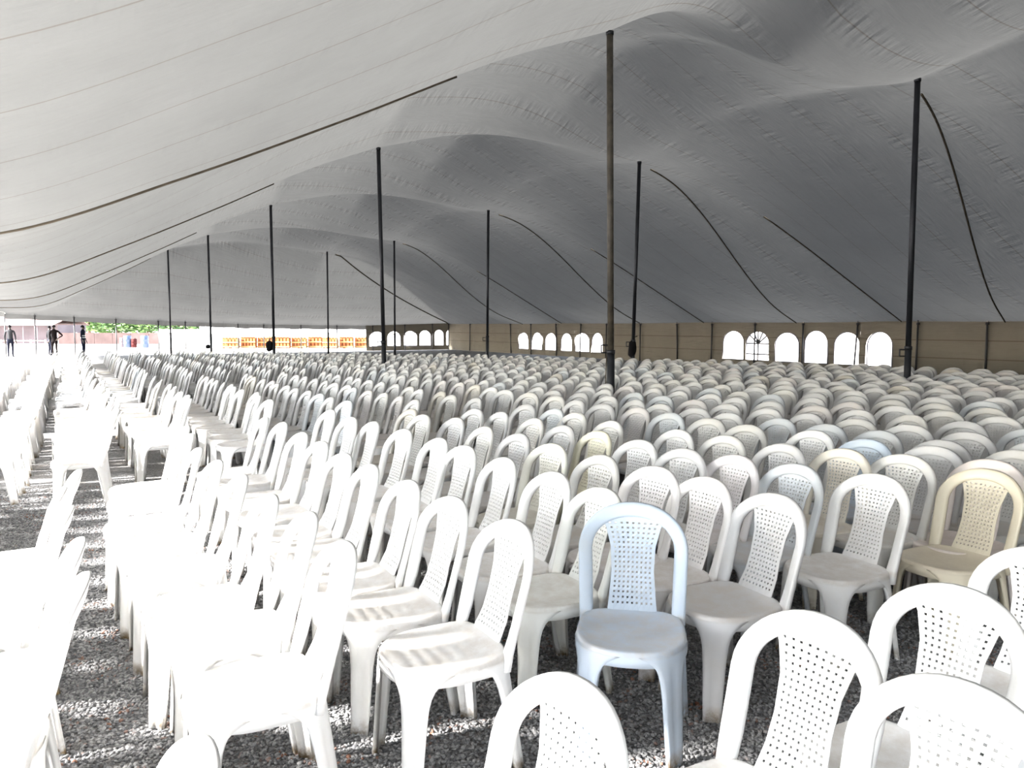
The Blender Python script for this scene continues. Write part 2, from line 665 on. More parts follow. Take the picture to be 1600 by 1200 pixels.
wall_near = cloth_wall('wall_near', 1.5, N1, [], lambda n: roof_at(n, U_NEAR) - 0.004, lambda n, z, d: P(n, U_NEAR - 0.02 + d * 0.5, z), depthf=fold)  # unseen wall, added to keep light from behind off the roof canvas
tag(wall_near, 'unseen khaki canvas end wall behind the camera, added to cut light', 'wall', kind='structure')

# pale bottom skirt board on the wall: fabric border round each window
M_BORDER = simple('window_border_cloth', (0.24, 0.23, 0.28), 0.8)


def arched_window(num, a, b, zt, place, bars, label):
    w = empty('window_%d' % num, place((a + b) / 2, 0, 0.03))
    tag(w, label, 'window', kind='structure')
    o = w.location
    c, h = (a + b) / 2, (b - a) / 2
    rim = [(a, ZB)] + [(c - h * math.cos(PI * i / 16), arch_top(c - h * math.cos(PI * i / 16), a, b, zt)) for i in range(17)] + [(b, ZB)]
    m = MB(); m.tube([place(x, z, 0.0) - o for x, z in rim] + [place(a, ZB, 0.0) - o], 0.022, 6)
    m.build('window_frame', M_BORDER, w, True)
    pv = [place(x, z, 0.02) - o for x, z in rim]
    mesh_obj('window_pane', pv, [tuple(range(len(pv)))], M_PVC, w, False)
    if bars:
        zs = zt - min(0.48, h)
        for (p, q) in [((a, zs), (b, zs)), ((a, zs - 0.42), (b, zs - 0.42)), ((c, ZB), (c, zt))] + \
                [((c, zs), (c + 0.95 * h * math.cos(t), zs + 0.95 * (zt - zs) * math.sin(t))) for t in (0.75, 1.2, 1.95, 2.4)]:
            mm = MB(); mm.tube([place(*p, 0.0) - o, place(*q, 0.0) - o], 0.03, 5)
            mm.build('glazing_bar', M_POST, w)


ORD = ['first', 'second', 'third', 'fourth', 'fifth', 'sixth', 'seventh', 'eighth', 'ninth', 'tenth', 'eleventh', 'twelfth', 'thirteenth',
       'fourteenth', 'fifteenth', 'sixteenth', 'seventeenth', 'eighteenth', 'nineteenth', 'twentieth']
TENS = ['', '', 'twenty', 'thirty', 'forty', 'fifty', 'sixty', 'seventy']


def ordinal(i):
    """0-based index to an ordinal word"""
    n = i + 1
    if n <= 20: return ORD[i]
    t, r = divmod(n, 10)
    if r == 0: return {3: 'thirtieth', 4: 'fortieth', 5: 'fiftieth', 6: 'sixtieth'}.get(t, 'last')
    return TENS[t] + '-' + ORD[r - 1]


near_run = [w for w in win_r if w[1] < 25]
far_run = [w for w in win_r if w[1] >= 25]
num = 1
near_run = near_run[::-1]          # from the far side of the run towards the camera
barred = min(near_run, key=lambda w: abs((w[0] + w[1]) / 2 - u_of_px(1184)))
for i, w in enumerate(near_run):
    arched_window(num, *w, lambda x, z, d: P(N1 + d, x, z), w is barred,
                  'arched window with fan-shaped glazing bars in the canvas side wall' if w is barred
                  else 'plain arched window, %s in the near run of the side wall' % ordinal(i))
    num += 1
for i, w in enumerate(far_run[::-1]):
    arched_window(num, *w, lambda x, z, d: P(N1 + d, x, z), False, 'small arched window, %s in the far run of the side wall' % ordinal(i))
    num += 1
for i, w in enumerate(win_e):
    arched_window(num, *w, lambda x, z, d: P(x, U_END + d, z), False, 'arched window of the end wall, %s before the far corner' % ordinal(5 - i))
    num += 1

# valance hanging along the open part of the far end and along the open side
vv, vf, nu = [], [], []
ns = np.arange(N0, NE0 + 0.3, 0.2)
for n in ns:
    zt = float(end_z(n))
    d = 0.03 * math.sin(n * 5) + 0.02 * math.sin(n * 2.3)
    drop = 0.26 + 0.02 * math.sin(n * 4.1)
    for z in (zt, zt - drop * 0.5, zt - drop):
        vv.append(P(n, U_END + d * (zt - z) * 3, z)); nu.append((n, z))
for i in range(len(ns) - 1):
    for j in range(2):
        vf.append((3 * i + j, 3 * i + 3 + j, 3 * i + 4 + j, 3 * i + 1 + j))
val = mesh_obj('trim_1', vv, vf, M_CANVAS)
add_uv(val, np.array(nu))
tag(val, 'scalloped canvas valance hanging over the open end', 'valance', kind='structure')
vv, vf, nu = [], [], []
us = np.arange(U_NEAR, U_END, 0.25)
for u in us:
    ne_ = float(n_edge(u))
    zt = roof_at(ne_, min(u, U_END - 0.01))
    for z in (zt, zt - (0.42 if u < 9 else 0.26)):  # deeper drop near the camera, out of view, to block low sun
        vv.append(P(ne_ - 0.01, u, z)); nu.append((u, z))
for i in range(len(us) - 1):
    vf.append((2 * i, 2 * i + 2, 2 * i + 3, 2 * i + 1))
val = mesh_obj('trim_2', vv, vf, M_CANVAS)
add_uv(val, np.array(nu))
tag(val, 'narrow canvas valance along the open side, deepened out of view to block sun', 'valance', kind='structure')


# ------------------------------------------------------------------ king poles
def king_pole(n, u, label, bracket_z=None, rusty=False, bag=False, lean=(0, 0)):
    zt = roof_at(n, u) if False else HP
    k = [i for i in range(6)][0]
    lx, ly = lean
    root = empty('tent_pole', P(n, u, 0) - Vector((lx, ly, 0)))
    tag(root, label, 'tent pole', 'king poles of the tent')
    sl = 1.22
    m = MB(); m.tube([(lx * 0.2, ly * 0.2, sl), (lx, ly, zt - 0.03)], 0.047, 12)
    m.build('pole_shaft', M_POLE_RUST if rusty else M_POLE, root, True)
    m = MB(); m.tube([(0, 0, 0.02), (lx * 0.2, ly * 0.2, sl + 0.06)], 0.056, 12)
    m.build('base_sleeve', M_POLE, root, True)
    m = MB(); m.tube([(lx * 0.2, ly * 0.2, sl + 0.03), (lx * 0.2, ly * 0.2, sl + 0.09)], 0.064, 12)
    m.build('clamp_ring', M_POLE, root, True)
    m = MB(); m.box((0, 0, 0.012), (0.34, 0.34, 0.024), 0.4)
    m.build('base_plate', M_POLE, root)
    m = MB(); m.tube([(lx, ly, zt - 0.06), (lx, ly, zt - 0.01)], 0.056, 12)
    m.build('pole_cap', M_POLE, root, True)
    bz = bracket_z or 1.3
    m = MB()
    for a, b in (((-0.05, bz + 0.05), (-0.15, bz + 0.05)), ((-0.15, bz + 0.06), (-0.15, bz - 0.07)), ((-0.15, bz - 0.06), (-0.05, bz - 0.06))):
        m.tube([(a[0], 0, a[1]), (b[0], 0, b[1])], 0.012, 6)
    m.build('winch_bracket', M_POLE, root)
    return root


LEFT = ['worn steel tent pole with rope and bracket standing among the near chairs',
        'dark steel tent pole, second in the row nearer the open side',
        'dark tent pole, third in the row nearer the open side, black bag at foot',
        'dark tent pole, fourth in the row nearer the open side',
        'thin far tent pole, last in the row nearer the open side']
RIGHT = ['dark blue steel tent pole with square bracket near the windowed side wall',
         'dark tent pole with black bundle tied low on its shaft',
         'dark tent pole standing before the far run of arched windows',
         'dark tent pole standing before the end wall windows',
         'thin far tent pole, last in the row nearer the windowed wall']
for i in range(1, 6):
    king_pole(NL[i], UL[i], LEFT[i - 1], 1.33 if i == 1 else 1.25, rusty=(i == 1), lean=((-0.07, 0), (-0.08, 0), (0.0, 0), (0.0, 0), (0.0, 0))[i - 1])
    king_pole(NR[i], UR[i], RIGHT[i - 1], 1.2, lean=((-0.02, 0), (0.13, 0), (0.06, 0), (0.03, 0), (0.03, 0))[i - 1])

# rope hanging beside the near pole
m = MB(); p0 = P(NL[1], UL[1]) + Vector((0.07, 0, 0))
m.tube([(p0.x - 0.075, p0.y, 1.22), (p0.x - 0.085, p0.y - 0.01, 0.9), (p0.x - 0.078, p0.y, 0.4), (p0.x - 0.09, p0.y, 0.02)], 0.008, 6)
tag(m.build('rope', M_ROPE, None, True), 'thin dark rope hanging beside the worn near tent pole', 'rope')


def bundle(n, u, dx, z0, z1, w, label):
    root_p = P(n, u)
    root = empty('cloth_bundle', (root_p.x + dx, root_p.y - 0.02, z0))
    tag(root, label, 'bag')
    vs, fs = [], []
    R, Sg = 9, 12
    for i in range(R):
        t = i / (R - 1)
        rad = w * (0.55 + 0.5 * math.sin(PI * (0.15 + 0.72 * (1 - t)))) * (1 if 0 < i < R - 1 else 0.35)
        for j in range(Sg):
            a = 2 * PI * j / Sg
            rr_ = rad * (1 + 0.16 * math.sin(3 * a + 4 * t) + 0.1 * math.sin(5 * a))
            vs.append((rr_ * math.cos(a) * 0.6 + 0.03 * t, rr_ * math.sin(a) * 0.45, t * (z1 - z0)))
    for i in range(R - 1):
        for j in range(Sg):
            j2 = (j + 1) % Sg
            fs.append((i * Sg + j, i * Sg + j2, (i + 1) * Sg + j2, (i + 1) * Sg + j))
    fs.append(tuple(range(Sg - 1, -1, -1))); fs.append(tuple((R - 1) * Sg + j for j in range(Sg)))
    mesh_obj('sack', vs, fs, M_BLACK, root)
    mm = MB(); mm.tube([(0.03, 0, z1 - z0 - 0.02), (0.05, 0, z1 - z0 + 0.07), (-dx, 0.02, z1 - z0 + 0.1)], 0.012, 6)
    mm.build('strap', M_BLACK, root, True)


bundle(NR[2], UR[2], -0.15, 0.86, 1.30, 0.16, 'black cloth bundle tied low on a tent pole')
bundle(NL[3], UL[3], -0.17, 0.78, 1.16, 0.19, 'black bag hung on the third tent pole of the row')
bundle(NL[4], UL[4], -0.16, 0.62, 0.82, 0.16, 'small black bag low on a far tent pole')


# ------------------------------------------------------------------ slim eave posts
def eave_post(n, u, z, label, group, lean=(0, 0), pin=False):
    root = empty('tent_post', P(n, u, 0))
    tag(root, label, 'tent post', group)
    m = MB(); m.tube([(lean[0], lean[1], 0), (0, 0, z)], 0.032, 8)
    m.build('post_shaft', M_POST, root, True)
    m = MB(); m.tube([(0, 0, z - 0.05), (0, 0, z + 0.02)], 0.055, 8)
    m.build('post_cap', M_POST, root, True)
    m = MB(); m.tube([(0, 0, z), (0, 0, z + 0.12)], 0.012, 6)
    m.build('pin', M_PALEMETAL if pin else M_POST, root, True)


rp = [1544, 1436, 1342, 1257, 1182, 1115, 1060, 1003, 950, 910, 871, 832, 800, 763, 737]
for i, x in enumerate(rp):
    u = u_of_px(x)
    a = random.uniform(-0.1, 0.12)
    eave_post(N1 - 0.12, u, float(eave_right(u)) - 0.03, 'slim dark post, %s from the near end of the windowed side wall' % ordinal(i),
              'side posts along the windowed wall', (a * 0.8660254 * 0 - a * 0.5, a * 0.866), pin=i in (0, 3, 7))
eave_post(N1 - 0.15, U_END - 0.15, 1.84, 'slim post in the corner where the two canvas walls meet', 'corner post', pin=True)
ep = [10, 57, 118, 183, 249, 291, 373, 413, 471, 527, 583, 633, 676]
for i, x in enumerate(ep):
    n = n_of_px(x, U_END - 0.1)
    eave_post(n, U_END - 0.1, float(end_z(n)) - 0.03,
              ('slim post holding the open tent end, %s from the open corner' if x < 575 else 'slim post before the end wall windows, %s from the open corner') % ordinal(i),
              'posts along the tent end')
for i, u in enumerate(np.arange(-6, 49, 5.0)):
    pass

# ------------------------------------------------------------------ the white plastic chair
SEAT_Z = 0.435


def outline(a):
    """seat outline, a in radians, front is -y"""
    c, s = math.cos(a), math.sin(a)
    e = 2.45 if s < 0 else 4.0
    rx, ry = (0.218, 0.238) if s < 0 else (0.216, 0.195)
    r = (abs(c / rx) ** e + abs(s / ry) ** e) ** (-1 / e)
    return r * c, r * s


OUT_N = 720
_o = [outline(2 * PI * i / OUT_N) for i in range(OUT_N + 1)]
_len = [0.0]
for i in range(OUT_N):
    _len.append(_len[-1] + math.hypot(_o[i + 1][0] - _o[i][0], _o[i + 1][1] - _o[i][1]))
PER = _len[-1]


def at_len(s):
    s %= PER
    i = int(np.searchsorted(_len, s)) - 1
    i = max(0, min(OUT_N - 1, i))
    t = (s - _len[i]) / max(1e-9, _len[i + 1] - _len[i])
    return (_o[i][0] + (_o[i + 1][0] - _o[i][0]) * t, _o[i][1] + (_o[i + 1][1] - _o[i][1]) * t)


def normal_at(s):
    a = at_len(s - 0.004); b = at_len(s + 0.004)
    tx, ty = b[0] - a[0], b[1] - a[1]
    l = math.hypot(tx, ty)
    return ty / l, -tx / l


def seat_mesh(seg=48):
    v, f = [], []
    rings = [(0.0, -0.010), (0.35, -0.010), (0.62, -0.008), (0.80, -0.003), (0.90, 0.002), (0.955, 0.004), (0.985, 0.001), (1.0, -0.008)]
    v.append((0, 0, SEAT_Z - 0.010))
    for r, dz in rings[1:]:
        for i in range(seg):
            x, y = outline(2 * PI * i / seg)
            v.append((x * r, y * r, SEAT_Z + dz + 0.012 * min(1.0, max(0.0, (y * r - 0.06) / 0.13)) ** 2))
    for dr, dz in ((0.004, -0.022), (0.004, -0.052), (-0.010, -0.052), (-0.012, -0.02)):
        for i in range(seg):
            x, y = outline(2 * PI * i / seg)
            l = math.hypot(x, y)
            v.append((x * (1 + dr / l), y * (1 + dr / l), SEAT_Z + dz))
    nr = len(rings) - 1 + 4
    for i in range(seg):
        f.append((0, 1 + i, 1 + (i + 1) % seg))
    for r in range(nr - 1):
        b0, b1 = 1 + r * seg, 1 + (r + 1) * seg
        for i in range(seg):
            j = (i + 1) % seg
            f.append((b0 + i, b1 + i, b1 + j, b0 + j))
    return v, f


def leg_mesh(qx, qy, rows=14, cols=9):
    """a moulded corner leg: the skirt of the seat running down to the ground, fluted, with turned-in edges"""
    a = math.atan2(qy * 0.85, qx)
    # arc-length at that corner
    best = min(range(OUT_N), key=lambda i: -(_o[i][0] * qx + _o[i][1] * qy))
    sc = _len[best]
    v, f = [], []
    zt = SEAT_Z - 0.012
    splay = 0.028 if qy < 0 else 0.055
    for r in range(rows):
        t = r / (rows - 1)
        d = zt * (t ** 1.8)
        z = zt - d
        w = 0.036 + 0.018 * (z / zt) + 0.085 * math.exp(-d / 0.035)
        line = []
        for c in range(cols):
            q = -1 + 2 * c / (cols - 1)
            s = sc + q * w
            x, y = at_len(s)
            nx, ny = normal_at(s)
            k = d / zt
            fl = -0.007 * math.exp(-(q * w / 0.012) ** 2) * min(1, d / 0.08)
            ox = x + nx * (0.005 + fl) + qx * splay * k * 0.6
            oy = y + ny * (0.005 + fl) + qy * splay * k
            line.append((ox, oy, z, nx, ny))
        # squash the width around the corner so the leg keeps a tidy section lower down
        ring = []
        e0, e1 = line[0], line[-1]
        ring.append((e0[0] - e0[3] * 0.022, e0[1] - e0[4] * 0.022, z))
        ring += [(p[0], p[1], p[2]) for p in line]
        ring.append((e1[0] - e1[3] * 0.022, e1[1] - e1[4] * 0.022, z))
        # inner skin
        ring += [(p[0] - p[3] * 0.006, p[1] - p[4] * 0.006, p[2]) for p in reversed(line)]
        v += ring
    n = 2 * cols + 2
    for r in range(rows - 1):
        for i in range(n):
            j = (i + 1) % n
            f.append((r * n + i, r * n + j, (r + 1) * n + j, (r + 1) * n + i))
    f.append(tuple((rows - 1) * n + i for i in range(n)))
    return v, f


TAN = math.tan(math.radians(15.5))


def back_y(x, z):
    h = max(0.0, z - 0.40)
    return 0.150 + TAN * h + 0.035 * (1 - (x / 0.21) ** 2) * min(1, h / 0.12)


def stile_w(z):
    return 0.192 + 0.012 * min(1, max(0, (z - 0.42) / 0.28))


ARCH_Z, ARCH_B = 0.690, 0.160


def frame_mesh(ns=5, na=22):
    pts = []
    for i in range(ns):
        z = 0.385 + (ARCH_Z - 0.385) * i / ns
        pts.append((-stile_w(z), z))
    for i in range(na + 1):
        t = PI - PI * i / na
        cx, sx_ = math.cos(t), math.sin(t)
        pts.append((stile_w(0.8) * math.copysign(abs(cx) ** 0.92, cx), ARCH_Z + ARCH_B * abs(sx_) ** 0.92))
    for i in range(ns - 1, -1, -1):
        z = 0.385 + (ARCH_Z - 0.385) * i / ns
        pts.append((stile_w(z), z))
    v, f = [], []
    sec = [(-1, 0.006), (-0.92, -0.004), (-0.6, -0.009), (0.6, -0.009), (0.92, -0.004), (1, 0.006), (1, 0.016), (0.86, 0.017), (-0.86, 0.017), (-1, 0.016)]
    n = len(pts)
    for i, (x, z) in enumerate(pts):
        a = pts[max(0, i - 1)]; b = pts[min(n - 1, i + 1)]
        tx, tz = b[0] - a[0], b[1] - a[1]
        l = math.hypot(tx, tz); tx /= l; tz /= l
        nx, nz = tz, -tx        # towards the outside on the left, so flip below
        top = max(0.0, (z - ARCH_Z) / ARCH_B)
        hw = 0.0285 + 0.002 * top
        for w, d in sec:
            px, pz = x - nx * w * hw, z - nz * w * hw
            v.append((px, back_y(px, pz) + d, pz))
    m = len(sec)
    for i in range(n - 1):
        for j in range(m):
            k = (j + 1) % m
            f.append((i * m + j, i * m + k, (i + 1) * m + k, (i + 1) * m + j))
    f.append(tuple(range(m))); f.append(tuple((n - 1) * m + j for j in range(m)))
    return v, f


def splat_half(z):
    return float(np.interp(z, [0.41, 0.50, 0.60, 0.70, 0.78, 0.84], [0.108, 0.098, 0.090, 0.096, 0.118, 0.156]))


def arch_under(x):
    q = max(0.0, 1 - (abs(x) / stile_w(0.8)) ** 2)
    return ARCH_Z + ARCH_B * math.sqrt(q) - 0.016


def splat_bm(holes=True):
    nc, nr_ = 9, 17
    cc = [-0.80 + 1.60 * i / (nc - 1) for i in range(nc)]
    hw = 0.040
    cs = [-1.0, -0.93] + sum([[c - hw, c + hw] for c in cc], []) + [0.93, 1.0]
    z0, z1 = 0.475, 0.795
    zz = [z0 + (z1 - z0) * j / (nr_ - 1) for j in range(nr_)]
    hz = 0.0037
    zs = [0.408, 0.44] + sum([[z - hz, z + hz] for z in zz], []) + [0.82, 0.85]
    if not holes:
        cs = [-1, -0.5, 0, 0.5, 1]; zs = [0.408, 0.5, 0.6, 0.7, 0.78, 0.85]
    v, f = [], []
    for z in zs:
        for c in cs:
            h = splat_half(z)
            x = c * h
            zz_ = z
            if z > 0.81:
                zz_ = min(z + 0.004, arch_under(x)) if z < 0.84 else arch_under(x) + 0.006
            y = back_y(x, zz_) + 0.002 + (0.004 * abs(c) ** 6)
            v.append((x, y, zz_))
    n = len(cs)
    for j in range(len(zs) - 1):
        for i in range(n - 1):
            hole = holes and i >= 2 and (i - 2) % 2 == 0 and i < n - 3 and j >= 2 and (j - 2) % 2 == 0 and j < len(zs) - 3
            if hole: continue
            f.append((j * n + i, j * n + i + 1, (j + 1) * n + i + 1, (j + 1) * n + i))
    # shallow basket-weave relief
    if holes:
        vv = []
        for idx, (x, y, z) in enumerate(v):
            j, i = divmod(idx, n)
            if 2 <= j < len(zs) - 2 and 2 <= i < n - 2:
                y += 0.0009 * (1 if ((i // 2) + (j // 2)) % 2 else -1)
            vv.append((x, y, z))
        v = vv
    return v, f


def mesh_data(name, vf, mat, solid=0.0):
    bm = bmesh.new()
    vs = [bm.verts.new(p) for p in vf[0]]
    for q in vf[1]:
        try: bm.faces.new([vs[i] for i in q])
        except ValueError: pass
    if solid:
        # a second skin behind the first, with walls along every open edge
        back = {v: bm.verts.new((v.co.x, v.co.y + solid, v.co.z)) for v in vs}
        rim = [e for e in bm.edges if len(e.link_faces) == 1]
        for q in bm.faces[:]:
            bm.faces.new([back[v] for v in reversed(q.verts)])
        for e in rim:
            a, b = e.verts
            bm.faces.new((b, a, back[a], back[b]))
    bmesh.ops.recalc_face_normals(bm, faces=bm.faces)
    for q in bm.faces: q.smooth = True
    me = bpy.data.meshes.new(name)
    bm.to_mesh(me); bm.free()
    me.materials.append(mat)
    return me


ME = {
    'seat': mesh_data('seat', seat_mesh(), M_PLASTIC),
    'back_frame': mesh_data('back_frame', frame_mesh(), M_PLASTIC),
    'back_panel': mesh_data('back_panel', splat_bm(True), M_PLASTIC, 0.004),
}
LEGS = [mesh_data('leg', leg_mesh(*q), M_PLASTIC) for q in ((-1, -1), (1, -1), (-1, 1), (1, 1))]
for m_ in (ME['back_panel'],):
    m_.polygons.foreach_set('use_smooth', [False] * len(m_.polygons))


def joined(list_vf):
    v, f = [], []
    for a, b in list_vf:
        k = len(v)
        v += list(a); f += [tuple(i + k for i in q) for q in b]
    return v, f


LOW = joined([seat_mesh(16), frame_mesh(3, 10), splat_bm(False)] + [leg_mesh(*q, rows=5, cols=4) for q in ((-1, -1), (1, -1), (-1, 1), (1, 1))])
MID = joined([seat_mesh(28), frame_mesh(4, 16), splat_bm(True)] + [leg_mesh(*q, rows=9, cols=6) for q in ((-1, -1), (1, -1), (-1, 1), (1, 1))])
ME_MID = mesh_data('chair_shell', MID, M_PLASTIC)

PALETTE = [((0.54, 0.54, 0.54), 7), ((0.50, 0.495, 0.48), 4), ((0.46, 0.485, 0.51), 1.5), ((0.48, 0.455, 0.41), 0.6), ((0.46, 0.46, 0.465), 5), ((0.51, 0.49, 0.485), 2)]  # greyer than the near white: dimmer back-row light is put into these tints
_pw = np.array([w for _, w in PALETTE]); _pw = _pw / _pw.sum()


def rand_tint(light_gain=1.0):
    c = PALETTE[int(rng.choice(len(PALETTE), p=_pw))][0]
    s = rng.uniform(0.94, 1.04) * light_gain
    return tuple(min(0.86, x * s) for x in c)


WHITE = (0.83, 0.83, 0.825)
BLUE = (0.50, 0.58, 0.68)
BEIGE = (0.66, 0.60, 0.47)
CREAM = (0.74, 0.71, 0.57)
PINK = (0.76, 0.69, 0.66)


def px_ground(x, y, h=0.88):
    dx = (x - 800) / 1200; dy = -(y - 600) / 1200
    fy = math.cos(PITCH) + dy * math.sin(PITCH)
    fz = -math.sin(PITCH) + dy * math.cos(PITCH)
    t = (h - 1.65) / fz
    return dx * t, fy * t


# tops of the chair backs read off the photograph, row by row (rows run along the tent)
ROWS = {
    'A': [(122, 901), (117, 844), (101, 795), (92, 763)],
    'B': [(535, 850), (480, 803), (420, 775), (375, 743), (337, 720), (307, 700), (295, 678)],
    'C': [(800, 815), (705, 778), (637, 752), (577, 727), (535, 709), (500, 690), (470, 676), (440, 660), (412, 652)],
    'D': [(940, 764), (865, 739), (787, 716), (725, 697), (685, 685), (630, 671), (582, 659), (547, 652), (515, 641)],
    'E': [(1212, 773), (1105, 747), (1025, 730), (940, 712), (862, 694), (810, 678), (757, 667), (712, 653), (660, 648)],
    'F': [(1370, 742), (1245, 726), (1150, 712), (1070, 702), (1000, 688), (935, 674), (880, 665), (835, 654), (782, 644), (742, 639)],
    'G': [(1542, 734), (1415, 711), (1320, 702), (1225, 694), (1135, 681), (1060, 672), (1010, 667), (955, 658), (900, 645), (867, 639)],
    'H': [(1550, 719), (1460, 698), (1355, 687), (1272, 673)],
}
NEAR = [(308, 1178, 'A'), (900, 1070, 'B'), (1510, 1073, 'C'), (1280, 965, 'C'), (1500, 920, 'D'), (1640, 860, 'E')]
TINTS = {(990, 787): BLUE, (1355, 687): BLUE, (1542, 734): BEIGE, (1320, 702): (0.72, 0.68, 0.60), (935, 674): CREAM, (862, 694): (0.78, 0.77, 0.70), (1550, 719): PINK,
         (1370, 742): (0.79, 0.78, 0.77), (1105, 747): (0.80, 0.78, 0.77), (1025, 730): (0.81, 0.79, 0.79), (1150, 712): (0.78, 0.75, 0.76), (940, 764): (0.80, 0.81, 0.78)}
LOOKS = {(1355, 687): 'pale blue plastic chair with a faded top', (1542, 734): 'beige stained plastic chair', (935, 674): 'cream yellow plastic chair',
         (1550, 719): 'pinkish white chair'}
BL = 'white plastic chair'
BACK_OFF = 0.298
TH0 = math.radians(-60)
chairs = []      # dict(x, y (seat centre), th, tint, label, depth)


def put(x, y, th, label, tint=None, where='top'):
    """x, y: ground point below the top of the backrest"""
    fx, fy = math.sin(th), -math.cos(th)
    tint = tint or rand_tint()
    if label.startswith(BL + ','):      # say the colour the chair really has
        if tint[2] - tint[0] > 0.03: label = 'bluish' + label[5:]
        elif tint[0] - tint[2] > 0.055: label = 'cream' + label[5:]
    chairs.append(dict(x=x + fx * BACK_OFF, y=y + fy * BACK_OFF, th=th, tint=tint or rand_tint(), label=label, depth=y, tx=x))


ROWNAME = 'ABCDEFGH'
BL = 'white plastic chair'


def row_phrase(i):
    if i == 0: return 'row beyond the gravel strip'
    return '%s row in from gravel' % ordinal(i - 1)


x, y = px_ground(990, 787)
put(x, y, math.radians(-10), 'pale blue plastic chair turned square to the camera at the aisle', BLUE)
near_lab = {(308, 1178): 'white chair back barely peeping in beside the dirty front chair leg',
            (900, 1070): 'white plastic chair in front of the square-set blue chair, only its back showing',
            (1510, 1073): 'white plastic chair cut by the bottom corner of the picture',
            (1280, 965): 'white plastic chair with big perforated back, in front between two cut off chairs',
            (1500, 920): 'white chair with clearly woven perforated back just behind the corner chair',
            (1640, 860): 'white plastic chair cut by the picture edge below the beige stained chair'}
for (px, py, rw) in NEAR:
    x, y = px_ground(px, py)
    put(x, y, TH0 + random.uniform(-0.03, 0.03), near_lab[(px, py)], WHITE)
row_end = {}
for ri, rn in enumerate(ROWNAME):
    for i, (px, py) in enumerate(ROWS[rn]):
        x, y = px_ground(px, py)
        n = 0.8660254 * x + 0.5 * y; u = -0.5 * x + 0.8660254 * y
        row_end[rn] = (n, u, i)
        look = LOOKS.get((px, py), BL)
        put(x, y, TH0 + random.uniform(-0.06, 0.06), '%s, %s from the aisle, %s' % (look, ordinal(i), row_phrase(ri)),
            TINTS.get((px, py), WHITE if ri <= 3 else rand_tint(1.25)))  # near rows tinted lighter, so the light falloff sits in their colour


def umax(n):
    return float(np.interp(n, [-2, 0, 3.6, 9.4, 11.9, 13.6, 14.6], [29, 29, 27.5, 20.5, 15.5, 12.5, 9.5]))


def in_view(x, y):
    if y < 0.8: return False
    return abs(x) / y < 0.72


def fill(n, u0, u1, ri, i0, tag_block, skip_mod=None):
    u = u0; i = i0
    while u < u1:
        nn = n + random.uniform(-0.05, 0.05)
        p = P(nn, u)
        if in_view(p.x, p.y):
            put(p.x, p.y, TH0 + random.gauss(0, 0.06), '%s, %s %s %s' % (BL, ordinal(i), tag_block, row_phrase(ri)), WHITE if ri <= 2 and u < 9 else None)  # white only near the aisle; weaker light behind is put into the tint
        u += 0.475 + random.uniform(-0.03, 0.05); i += 1
    return i


block1_n = [0.0, 0.76, 1.44, 2.12, 2.74, 3.32, 3.92, 4.50, 5.12, 5.68, 6.28, 6.90]
while block1_n[-1] < 14.3: block1_n.append(block1_n[-1] + 0.62)
for ri, n in enumerate(block1_n):
    rn = ROWNAME[ri] if ri < 8 else None
    if rn:
        n_e, u_e, i_e = row_end[rn]
        u0, i0 = u_e + 0.48, i_e + 1
        n = n_e * 0.5 + n * 0.5
    else:
        u0, i0 = 2.55 + random.uniform(-0.1, 0.15), 0
    if ri < 7:
        u1 = [5.2, 6.4, 7.0, 7.1, 6.7, 6.6, 6.7][ri]
        last = fill(n, u0, u1, ri, i0, 'from the aisle,')
    else:
        last = fill(n, u0, umax(n), ri, i0, 'from the aisle,')
b2 = [(-1.0, 10.2), (-0.34, 8.6), (0.36, 8.0), (1.12, 8.8), (1.84, 8.28), (2.48, 7.76), (3.13, 7.5), (3.76, 7.35)]
for j, (n, u0) in enumerate(b2):
    ri = j - 2
    u = u0; i = 0
    um = umax(n)
    while u < um:
        if 13.4 < u < 14.2: u = 14.2
        nn = n + random.uniform(-0.05, 0.05)
        p = P(nn, u)
        if in_view(p.x, p.y):
            rowp = ('%s row of the block behind the second aisle' % ordinal(j))
            put(p.x, p.y, TH0 + random.gauss(0, 0.05), '%s, %s along the %s' % (BL, ordinal(i), rowp), WHITE if ri <= 2 and u < 11 else None)  # paler tint up front imitates the stronger light there
        u += 0.475 + random.uniform(-0.03, 0.05); i += 1

# keep the tent poles' feet clear
poles_xy = [P(NL[i], UL[i]) for i in range(1, 6)] + [P(NR[i], UR[i]) for i in range(1, 6)]
chairs = [c for c in chairs if min(math.hypot(c['x'] - p.x, c['y'] - p.y) for p in poles_xy) > 0.42]
chairs.sort(key=lambda c: c['depth'])
kept = []
for c in chairs:
    if all((c['x'] - k['x']) ** 2 + (c['y'] - k['y']) ** 2 > 0.29 ** 2 for k in kept[-260:]):
        kept.append(c)
chairs = kept
N_IND, N_PARTS = 298, 150
ind, rest = chairs[:N_IND], chairs[N_IND:]
for c in ind:
    if len(c['label'].split()) > 16: c['label'] = c['label'].replace(' plastic', '')
for i, c in enumerate(ind):
    col = (*c['tint'], 1.0)
    if i < N_PARTS:
        root = empty('plastic_chair', (c['x'], c['y'], 0), c['th'])
        for nm in ('seat', 'back_frame', 'back_panel'):
            o = link(bpy.data.objects.new(nm, ME[nm]), root); o.color = col
        for lm in LEGS:
            o = link(bpy.data.objects.new('leg', lm), root); o.color = col
    else:
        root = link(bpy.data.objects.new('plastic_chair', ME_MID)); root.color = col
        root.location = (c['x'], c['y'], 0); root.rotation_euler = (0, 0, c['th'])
    tag(root, c['label'], 'chair', 'rows of white plastic chairs')
